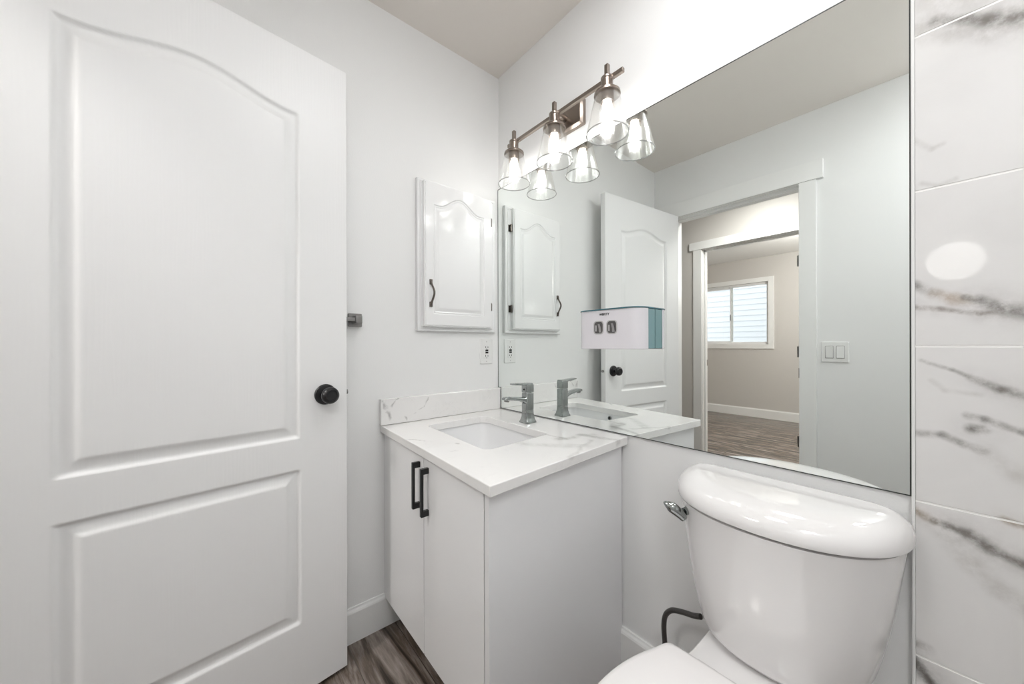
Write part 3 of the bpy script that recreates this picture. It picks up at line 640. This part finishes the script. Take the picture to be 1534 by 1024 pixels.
# faucet
FX, FY, FZ = .334, -.105, ctop(.334, -.105)
fa = thing('faucet', 'chrome single lever faucet standing on the quartz top by the mirror', 'faucet', (FX, FY, FZ))
def sq(cx, cy, z, a, c, r=.005): return [Vector((x, y, z)) for x, y in rrect(cx - a, cx + a, cy - c, cy + c, r, 3)]
b = B()
loft(b, [sq(FX, FY, FZ + z, a, c, r) for z, a, c, r in ((.0003, .0255, .0265, .003), (.004, .0255, .0265, .003), (.012, .0215, .0235, .004), (.026, .0185, .021, .005), (.045, .0175, .0195, .005), (.118, .0175, .0195, .005), (.121, .0165, .0185, .005))])
bd = finish('body', b, M['chrome'], fa, auto=28)
b = B()
rings = []
for t, (y, z, hw, hh) in enumerate(((-.010, .090, .0155, .020), (-.022, .093, .0150, .013), (-.036, .097, .0145, .0085), (-.062, .102, .0143, .0070), (-.090, .106, .0143, .0068), (-.112, .107, .0143, .0066), (-.122, .1065, .0135, .0052), (-.126, .106, .0110, .0035))):
    rings.append([Vector((FX + a, FY + y, FZ + z + c)) for a, c in rrect(-hw, hw, -hh, hh, min(hw, hh) * .6, 3)])
loft(b, rings); sp = finish('spout', b, M['chrome'], fa, auto=40)
b = B(); lathe(b, [(.0105, 0), (.0105, .008), (.008, .0095), (.0005, .0085)], (FX, FY - .110, FZ + .103), (0, -.15, -1), 20); finish('aerator', b, M['steel'], sp)
b = B(); loft(b, [sq(FX, FY, FZ + z, a, c, r) for z, a, c, r in ((.1225, .0165, .0185, .005), (.125, .0180, .0200, .005), (.152, .0180, .0200, .005), (.158, .0165, .0185, .005))])
lc = finish('lever_base', b, M['chrome'], fa, auto=28)
b = B(); rings = []
for y, z, hw, hh in ((.016, .1555, .0165, .0055), (-.015, .1570, .0168, .0050), (-.045, .1590, .0160, .0042), (-.075, .1610, .0140, .0034), (-.085, .1615, .0115, .0026)):
    rings.append([Vector((FX + a, FY + y, FZ + z + c)) for a, c in rrect(-hw, hw, -hh, hh, hh * .8, 3)])
loft(b, rings); finish('lever', b, M['chrome'], fa, auto=40)
b = B(); cyl(b, (FX, FY - .0205, FZ + .136), (FX, FY - .0212, FZ + .136), .004, 16); finish('index_dot', b, M['gap'], lc)

# ------------------------------------------------------------------ vanity light
LY = -.084
vl = thing('vanity_light', 'brushed nickel three light bar with clear glass shades above the mirror', 'light fixture', (.466, 0, 2.0))
b = B(); loft(b, [[Vector((.466 + a, d, 2.003 + c)) for a, c in rrect(-.081 + i, .081 - i, -.049 + i, .049 - i, .003, 2)] for d, i in ((.0043, 0), (-.012, 0), (-.020, .008), (-.021, .012))])
finish('backplate', b, M['nickel'], vl, auto=25)
b = B(); cyl(b, (.466, -.02, 2.003), (.466, LY + .008, 2.003), .011, 18); finish('arm', b, M['nickel'], vl)
b = B(); box(b, .172, .760, LY + .006, LY + .019, 1.9935, 2.0075); finish('crossbar', b, M['nickel'], vl, bevel=.0012)
for x in (.706, .466, .226):
    b = B(); box(b, x - .0068, x + .0066, LY - .0066, LY + .0066, 1.998, 2.041)
    lathe(b, [(.0185, 1.999), (.0208, 1.997), (.0208, 1.991), (.0190, 1.989), (.0190, 1.954)][::-1], (x, LY, 0), (0, 0, 1), 28)
    s = finish('lamp_holder', b, M['nickel'], vl, bevel=.0006)
    b = B(); lathe(b, [(.0195, 1.957), (.024, 1.956), (.036, 1.952), (.0425, 1.946), (.0432, 1.939), (.0415, 1.939), (.039, 1.945), (.024, 1.951), (.0195, 1.951)], (x, LY, 0), (0, 0, 1), 36, False, False); finish('shade_cap', b, M['nickel'], s)
    b = B(); lathe(b, [(.0215, 1.952), (.0220, 1.915), (.0205, 1.918), (.014, 1.917), (.0138, 1.920), (.0005, 1.921)], (x, LY, 0), (0, 0, 1), 28); finish('socket', b, M['nickel'], s)
    b = B(); lathe(b, [(.0365, 1.9455), (.0395, 1.942), (.0690, 1.813), (.0690, 1.811), (.0668, 1.811), (.0375, 1.940), (.0355, 1.9435)], (x, LY, 0), (0, 0, 1), 48, False, False); sh = finish('glass_shade', b, M['glass'], vl)
    b = B(); lathe(b, [(.0694, 1.8128), (.0700, 1.8112), (.0694, 1.8096), (.0668, 1.8096), (.0660, 1.8112), (.0668, 1.8128), (.0694, 1.8128)], (x, LY, 0), (0, 0, 1), 48, False, False); finish('shade_rim', b, M['rim'], sh)['label'] = 'rolled glass rim'
    b = B(); lathe(b, [(.0125, 1.919), (.0140, 1.910), (.0165, 1.898), (.0175, 1.882), (.0175, 1.862), (.0155, 1.852), (.010, 1.847), (.0005, 1.846)], (x, LY, 0), (0, 0, 1), 28); finish('bulb', b, M['bulb'], vl)['label'] = 'lit tubular bulb'

# ------------------------------------------------------------------ toothpaste dispenser on the mirror
DX0, DX1, DZ_0, DZ_1 = .578, .829, 1.0945, 1.2245
td = thing('toothpaste_dispenser', 'white and teal toothpaste dispenser stuck on the mirror', 'dispenser', ((DX0 + DX1) / 2, 0, DZ_0))
def dout(i, yb, D, r, n=9):
    o = [(DX0 + i, yb), ]
    for cx, a0 in ((DX0 + i + r, 180), (DX1 - i - r, 270)):
        for k in range(n + 1):
            a = math.radians(a0 + 90 * k / n); o.append((cx + r * math.cos(a), -D + i + r + r * math.sin(a)))
    o.append((DX1 - i, yb)); return o
b = B(); loft(b, [[Vector((x, y, z)) for x, y in dout(i, -.044, .094, .046)] for z, i in ((DZ_0, .002), (DZ_0 + .0015, .0), (DZ_1 - .0005, 0))]); fc = finish('front_cover', b, M['cover'], td, auto=30)
b = B(); box(b, DX0 + .001, DX1 - .001, -.0438, -.0012, DZ_0 + .002, DZ_1 - .0005); finish('back_shell', b, M['teal'], td, smooth=False, bevel=.0015)['label'] = 'teal back shell'
b = B(); loft(b, [[Vector((x, y, z)) for x, y in dout(i, -.0012, .0955, .0475)] for z, i in ((DZ_1, -.0012), (DZ_1 + .0032, -.0012), (DZ_1 + .0040, 0))]); finish('lid', b, M['dteal'], td, auto=30)['label'] = 'dark teal lid'
for x in (.677, .729):
    z = 1.1665; y = -.094
    b = B(); ro = rrect(x - .0205, x + .0205, z - .0225, z + .0225, .012, 6); ri = rrect(x - .0172, x + .0172, z - .0195, z + .0195, .010, 6)
    loft(b, [[Vector((a, y + .001, c)) for a, c in ro], [Vector((a, y - .0012, c)) for a, c in ro], [Vector((a, y - .0012, c)) for a, c in ri], [Vector((a, y - .0002, c)) for a, c in ri]], False, False); bz = finish('nozzle_bezel', b, M['lgrey'], td, auto=30)
    b = B(); prism(b, ri, lambda a, c, d: Vector((a, d, c)), y + .0006, y - .0004); finish('nozzle_recess', b, pmat('dark_recess_plastic', (.10, .095, .095), .4), bz, smooth=False)
    b = B(); prism(b, [(x - .002, z + .012), (x + .005, z + .012), (x + .010, z - .002), (x + .012, z - .016), (x + .003, z - .0165), (x + .002, z - .004)], lambda a, c, d: Vector((a, d, c)), y - .0004, y - .003); finish('nozzle_lever', b, M['grey'], bz, bevel=.0008, smooth=False)
    b = B(); prism(b, rrect(x - .0125, x - .008, z - .013, z + .008, .002, 3), lambda a, c, d: Vector((a, d, c)), y - .0004, y - .0015); finish('nozzle_slide', b, M['lgrey'], bz, smooth=False)
tx = bpy.data.curves.new('lettering', 'FONT'); tx.body = 'WEKITY'; tx.size = .0105; tx.extrude = .0003; tx.offset = .00025; tx.align_x = 'CENTER'; tx.align_y = 'CENTER'; tx.space_character = 1.05
to = bpy.data.objects.new('lettering_curve', tx); COL.objects.link(to)
bpy.context.view_layer.update()
tm = bpy.data.meshes.new_from_object(to.evaluated_get(bpy.context.evaluated_depsgraph_get())); bpy.data.objects.remove(to)
b = bmesh.new(); b.from_mesh(tm); b.transform(Matrix.Translation((.700, -.0945, 1.2095)) @ Matrix.Rotation(PI / 2, 4, 'X') @ Matrix.Diagonal((.98, 1, 1, 1)))
finish('lettering', b, M['gap'], td, smooth=False)['label'] = 'small black lettering'

# ------------------------------------------------------------------ toilet
TC = 1.162
to = thing('toilet', 'white two piece toilet with its lid closed, under the mirror', 'toilet', (TC, -.38, 0))
def tank_out(hw, D, yb=-.028, p=2.25, n=40, back=.012):
    o = []
    for i in range(n + 1):
        a = PI * i / n; c, s = math.cos(a), math.sin(a)
        o.append((TC + hw * math.copysign(abs(c) ** (2 / p), c), yb - (D - .0) * abs(s) ** (2 / p)))
    # a short straight return to the rounded back corners
    return o + [(TC - hw + .004, yb + back * .6), (TC - hw + .016, yb + back), (TC + hw - .016, yb + back), (TC + hw - .004, yb + back * .6)]
b = B()
rings = []
for z, hw, D in ((.386, .120, .120), (.388, .140, .140), (.394, .154, .153), (.406, .163, .163), (.43, .171, .170), (.47, .180, .176), (.52, .190, .182), (.58, .199, .188), (.64, .2060, .193), (.70, .2135, .2015), (.7105, .2155, .2045)):
    rings.append([Vector((x, y, z)) for x, y in tank_out(hw, D)])
loft(b, rings); tk = finish('tank', b, M['porcelain'], to, auto=60)
b = B(); rings = []
for z, i, p in ((.7165, .007, 2.25), (.7172, .001, 2.25), (.7205, 0, 2.25), (.732, .001, 2.25), (.742, .005, 2.25), (.7515, .013, 2.22), (.7585, .024, 2.2), (.7640, .037, 2.15), (.7685, .052, 2.1), (.7705, .064, 2.05), (.7715, .085, 2.0), (.772, .12, 2.0)):
    rings.append([Vector((x, y, z)) for x, y in tank_out(.2235 - i * .62, .2105 - i, yb=-.026 - i * .03, p=p, back=.014)])
loft(b, rings); finish('tank_lid', b, M['porcelain'], to, auto=60)
b = B()
lathe(b, [(.0125, -.012), (.0135, .012), (.011, .016), (.009, .034)], (1.006, -.152, .688), (-.12, -1, 0), 20)
pth = smooth_path([(1.008, -.196, .676), (1.000, -.201, .687), (.986, -.209, .699), (.967, -.219, .711)], 7)
tube(b, pth, [max(.0022, .0135 * math.sin(PI * min(1, .22 + .35 * u)) if u < .75 else .0128 - .0106 * (u - .75) / .25) for u in (i / (len(pth) - 1) for i in range(len(pth)))], 16)
finish('flush_lever', b, M['chrome'], to, auto=60)['label'] = 'chrome flush lever'
def bowl_out(z, k, fr, dk, yb):
    """plan of the bowl: back deck half width dk, bowl half width k, front at fr"""
    pts = [(dk, yb), (dk, -.22), (dk + (k - dk) * .35, -.30), (dk + (k - dk) * .85, -.38), (k, -.46), (k * .985, -.53), (k * .88, -.61), (k * .64, -.68), (k * .33, fr + .012), (0, fr)]
    pts = [(a, fr if i == 9 else (b_ if b_ > -.50 else -.50 + (b_ + .50) * (abs(fr) - .50) / .24)) for i, (a, b_) in enumerate(pts)]
    sm = [(p.x, p.y) for p in smooth_path([Vector((a, c, 0)) for a, c in pts], 5)]
    full = sm + [(-a, c) for a, c in reversed(sm[:-1])]
    return [Vector((TC + a, c, z)) for a, c in full]
b = B()
loft(b, [bowl_out(z, k, fr, dk, yb) for z, k, fr, dk, yb in ((.0005, .115, -.60, .105, -.13), (.02, .112, -.595, .102, -.13), (.10, .105, -.575, .095, -.12), (.20, .120, -.60, .098, -.10), (.28, .152, -.66, .108, -.07), (.34, .172, -.70, .118, -.05), (.372, .178, -.715, .124, -.045), (.383, .178, -.717, .125, -.045), (.3855, .174, -.712, .122, -.048))])
finish('bowl', b, M['porcelain'], to, auto=60)
def seat_out(z, s, half=None):
    pts = [(0, -.281), (.10, -.282), (.138, -.284), (.151, -.290), (.158, -.303), (.166, -.330), (.180, -.372), (.191, -.425), (.1945, -.48), (.190, -.55), (.172, -.63), (.130, -.70), (.07, -.737), (0, -.748)]
    sm = [(p.x, p.y) for p in smooth_path([Vector((a, c, 0)) for a, c in pts], 5)]
    full = sm + [(-a, c) for a, c in reversed(sm[1:-1])]
    cy = -.50
    return [Vector((TC + a * (1 - s / .19), cy + (c - cy) * (1 - s / .24), z)) for a, c in full]
b = B(); loft(b, [seat_out(z, s) for z, s in ((.388, .012), (.389, .006), (.400, .004), (.404, .008))]); finish('seat', b, M['seat'], to, auto=60)
b = B(); loft(b, [seat_out(z, s) for z, s in ((.405, .006), (.406, .001), (.412, 0), (.421, .001), (.4265, .006), (.4295, .016), (.432, .05), (.4335, .10), (.434, .14))]); finish('seat_lid', b, M['seat'], to, auto=60)
for s in (-1, 1):
    b = B(); cyl(b, (TC + s * .075 - .02, -.268, .398), (TC + s * .075 + .02, -.268, .398), .010, 16); finish('seat_hinge', b, M['seat'], to, auto=60)

# supply valve with braided hose
sv = thing('supply_valve', 'dark braided water hose from the wall to the toilet tank', 'water supply', (.886, 0, .15))
b = B(); tube(b, smooth_path([(.886, -.050, .165), (.884, -.052, .215), (.884, -.057, .265), (.892, -.063, .305), (.915, -.072, .337), (.950, -.082, .357), (.985, -.090, .371), (1.005, -.094, .382)], 6), .0072, 12); finish('hose', b, M['hose'], sv)
b = B(); lathe(b, [(.026, 0), (.026, .003), (.012, .006)], (.886, .0043, .15), (0, -1, 0), 24); finish('escutcheon', b, M['chrome'], sv)
b = B(); cyl(b, (.886, 0, .15), (.886, -.062, .15), .009, 16); cyl(b, (.886, -.050, .145), (.886, -.050, .172), .010, 16, .008); finish('valve_body', b, M['chrome'], sv)
b = B(); lathe(b, [(.006, 0), (.006, .01), (.017, .012), (.017, .020), (.012, .022)], (.886, -.060, .15), (0, -1, 0), 20); finish('valve_handle', b, M['chrome'], sv)

# ------------------------------------------------------------------ added fill lamps and the reflected wall lamp, outside the direct view
def fill_ceiling_lamp(name, label, x, y, r, mat):
    t = thing(name, label, 'added fill light', (x, y, CEIL))
    b = B(); lathe(b, [(r + .012, -.0002), (r + .012, -.018), (r + .006, -.026), (r - .004, -.026), (r - .004, -.016)], (x, y, CEIL), (0, 0, 1), 40, True, False); finish('housing', b, M['trim'], t)
    b = B(); lathe(b, [(r - .004, -.012), (r - .004, -.026), (r * .85, -.040), (r * .5, -.050), (.001, -.053)], (x, y, CEIL), (0, 0, 1), 40); finish('diffuser', b, mat, t)['label'] = 'glowing white diffuser of an added fill lamp'
fill_ceiling_lamp('fill_ceiling_light', 'round white fill lamp added on the ceiling above the toilet', 1.05, -.52, .17, M['diff'])  # unseen lamp added as general fill for the bathroom
fill_ceiling_lamp('fill_ceiling_light', 'wide round white fill lamp added on the ceiling over the tub', 1.90, -1.20, .20, M['difft'])  # added out of view to brighten the vanity, toilet and tile
def fill_globe_lamp(label, x, y, z, r, mat):
    t = thing('fill_pendant_lamp', label, 'added pendant fill light', (x, y, CEIL))
    b = B(); lathe(b, [(.05, -.0002), (.05, -.012), (.02, -.022), (.008, -.024)], (x, y, CEIL), (0, 0, 1), 28); cyl(b, (x, y, CEIL - .02), (x, y, z + r * .96), .005, 12); finish('stem', b, M['nickel'], t)
    b = B(); lathe(b, [(max(.001, r * math.sin(PI * k / 16)), -r * math.cos(PI * k / 16)) for k in range(17)], (x, y, z), (0, 0, 1), 32); finish('globe', b, mat, t)['label'] = 'glowing opal globe of the added fill lamp'
fill_ceiling_lamp('fill_ceiling_light', 'round white fill lamp added on the hall ceiling between the two doorways', .50, -2.10, .16, M['diffh'])  # added to light the hall and send fill through the doorway
fill_globe_lamp('opal globe fill lamp added in the bedroom', .95, -4.0, 2.05, .14, M['diffb'])  # unseen globe added to brighten the bedroom walls and ceiling
rl = thing('wall_light', 'small round white wall lamp reflected in the marble tile', 'wall light', (1.462, YW, 1.488))
b = B(); lathe(b, [(.094, .0003), (.094, .018), (.090, .022), (.086, .022), (.086, .016)], (1.462, YW, 1.488), (0, 1, 0), 40, True, False); finish('housing', b, M['trim'], rl)
b = B(); lathe(b, [(.0855, .012), (.0855, .022), (.07, .030), (.04, .036), (.001, .038)], (1.462, YW, 1.488), (0, 1, 0), 40); finish('diffuser', b, M['diffr'], rl)['label'] = 'glowing round diffuser'
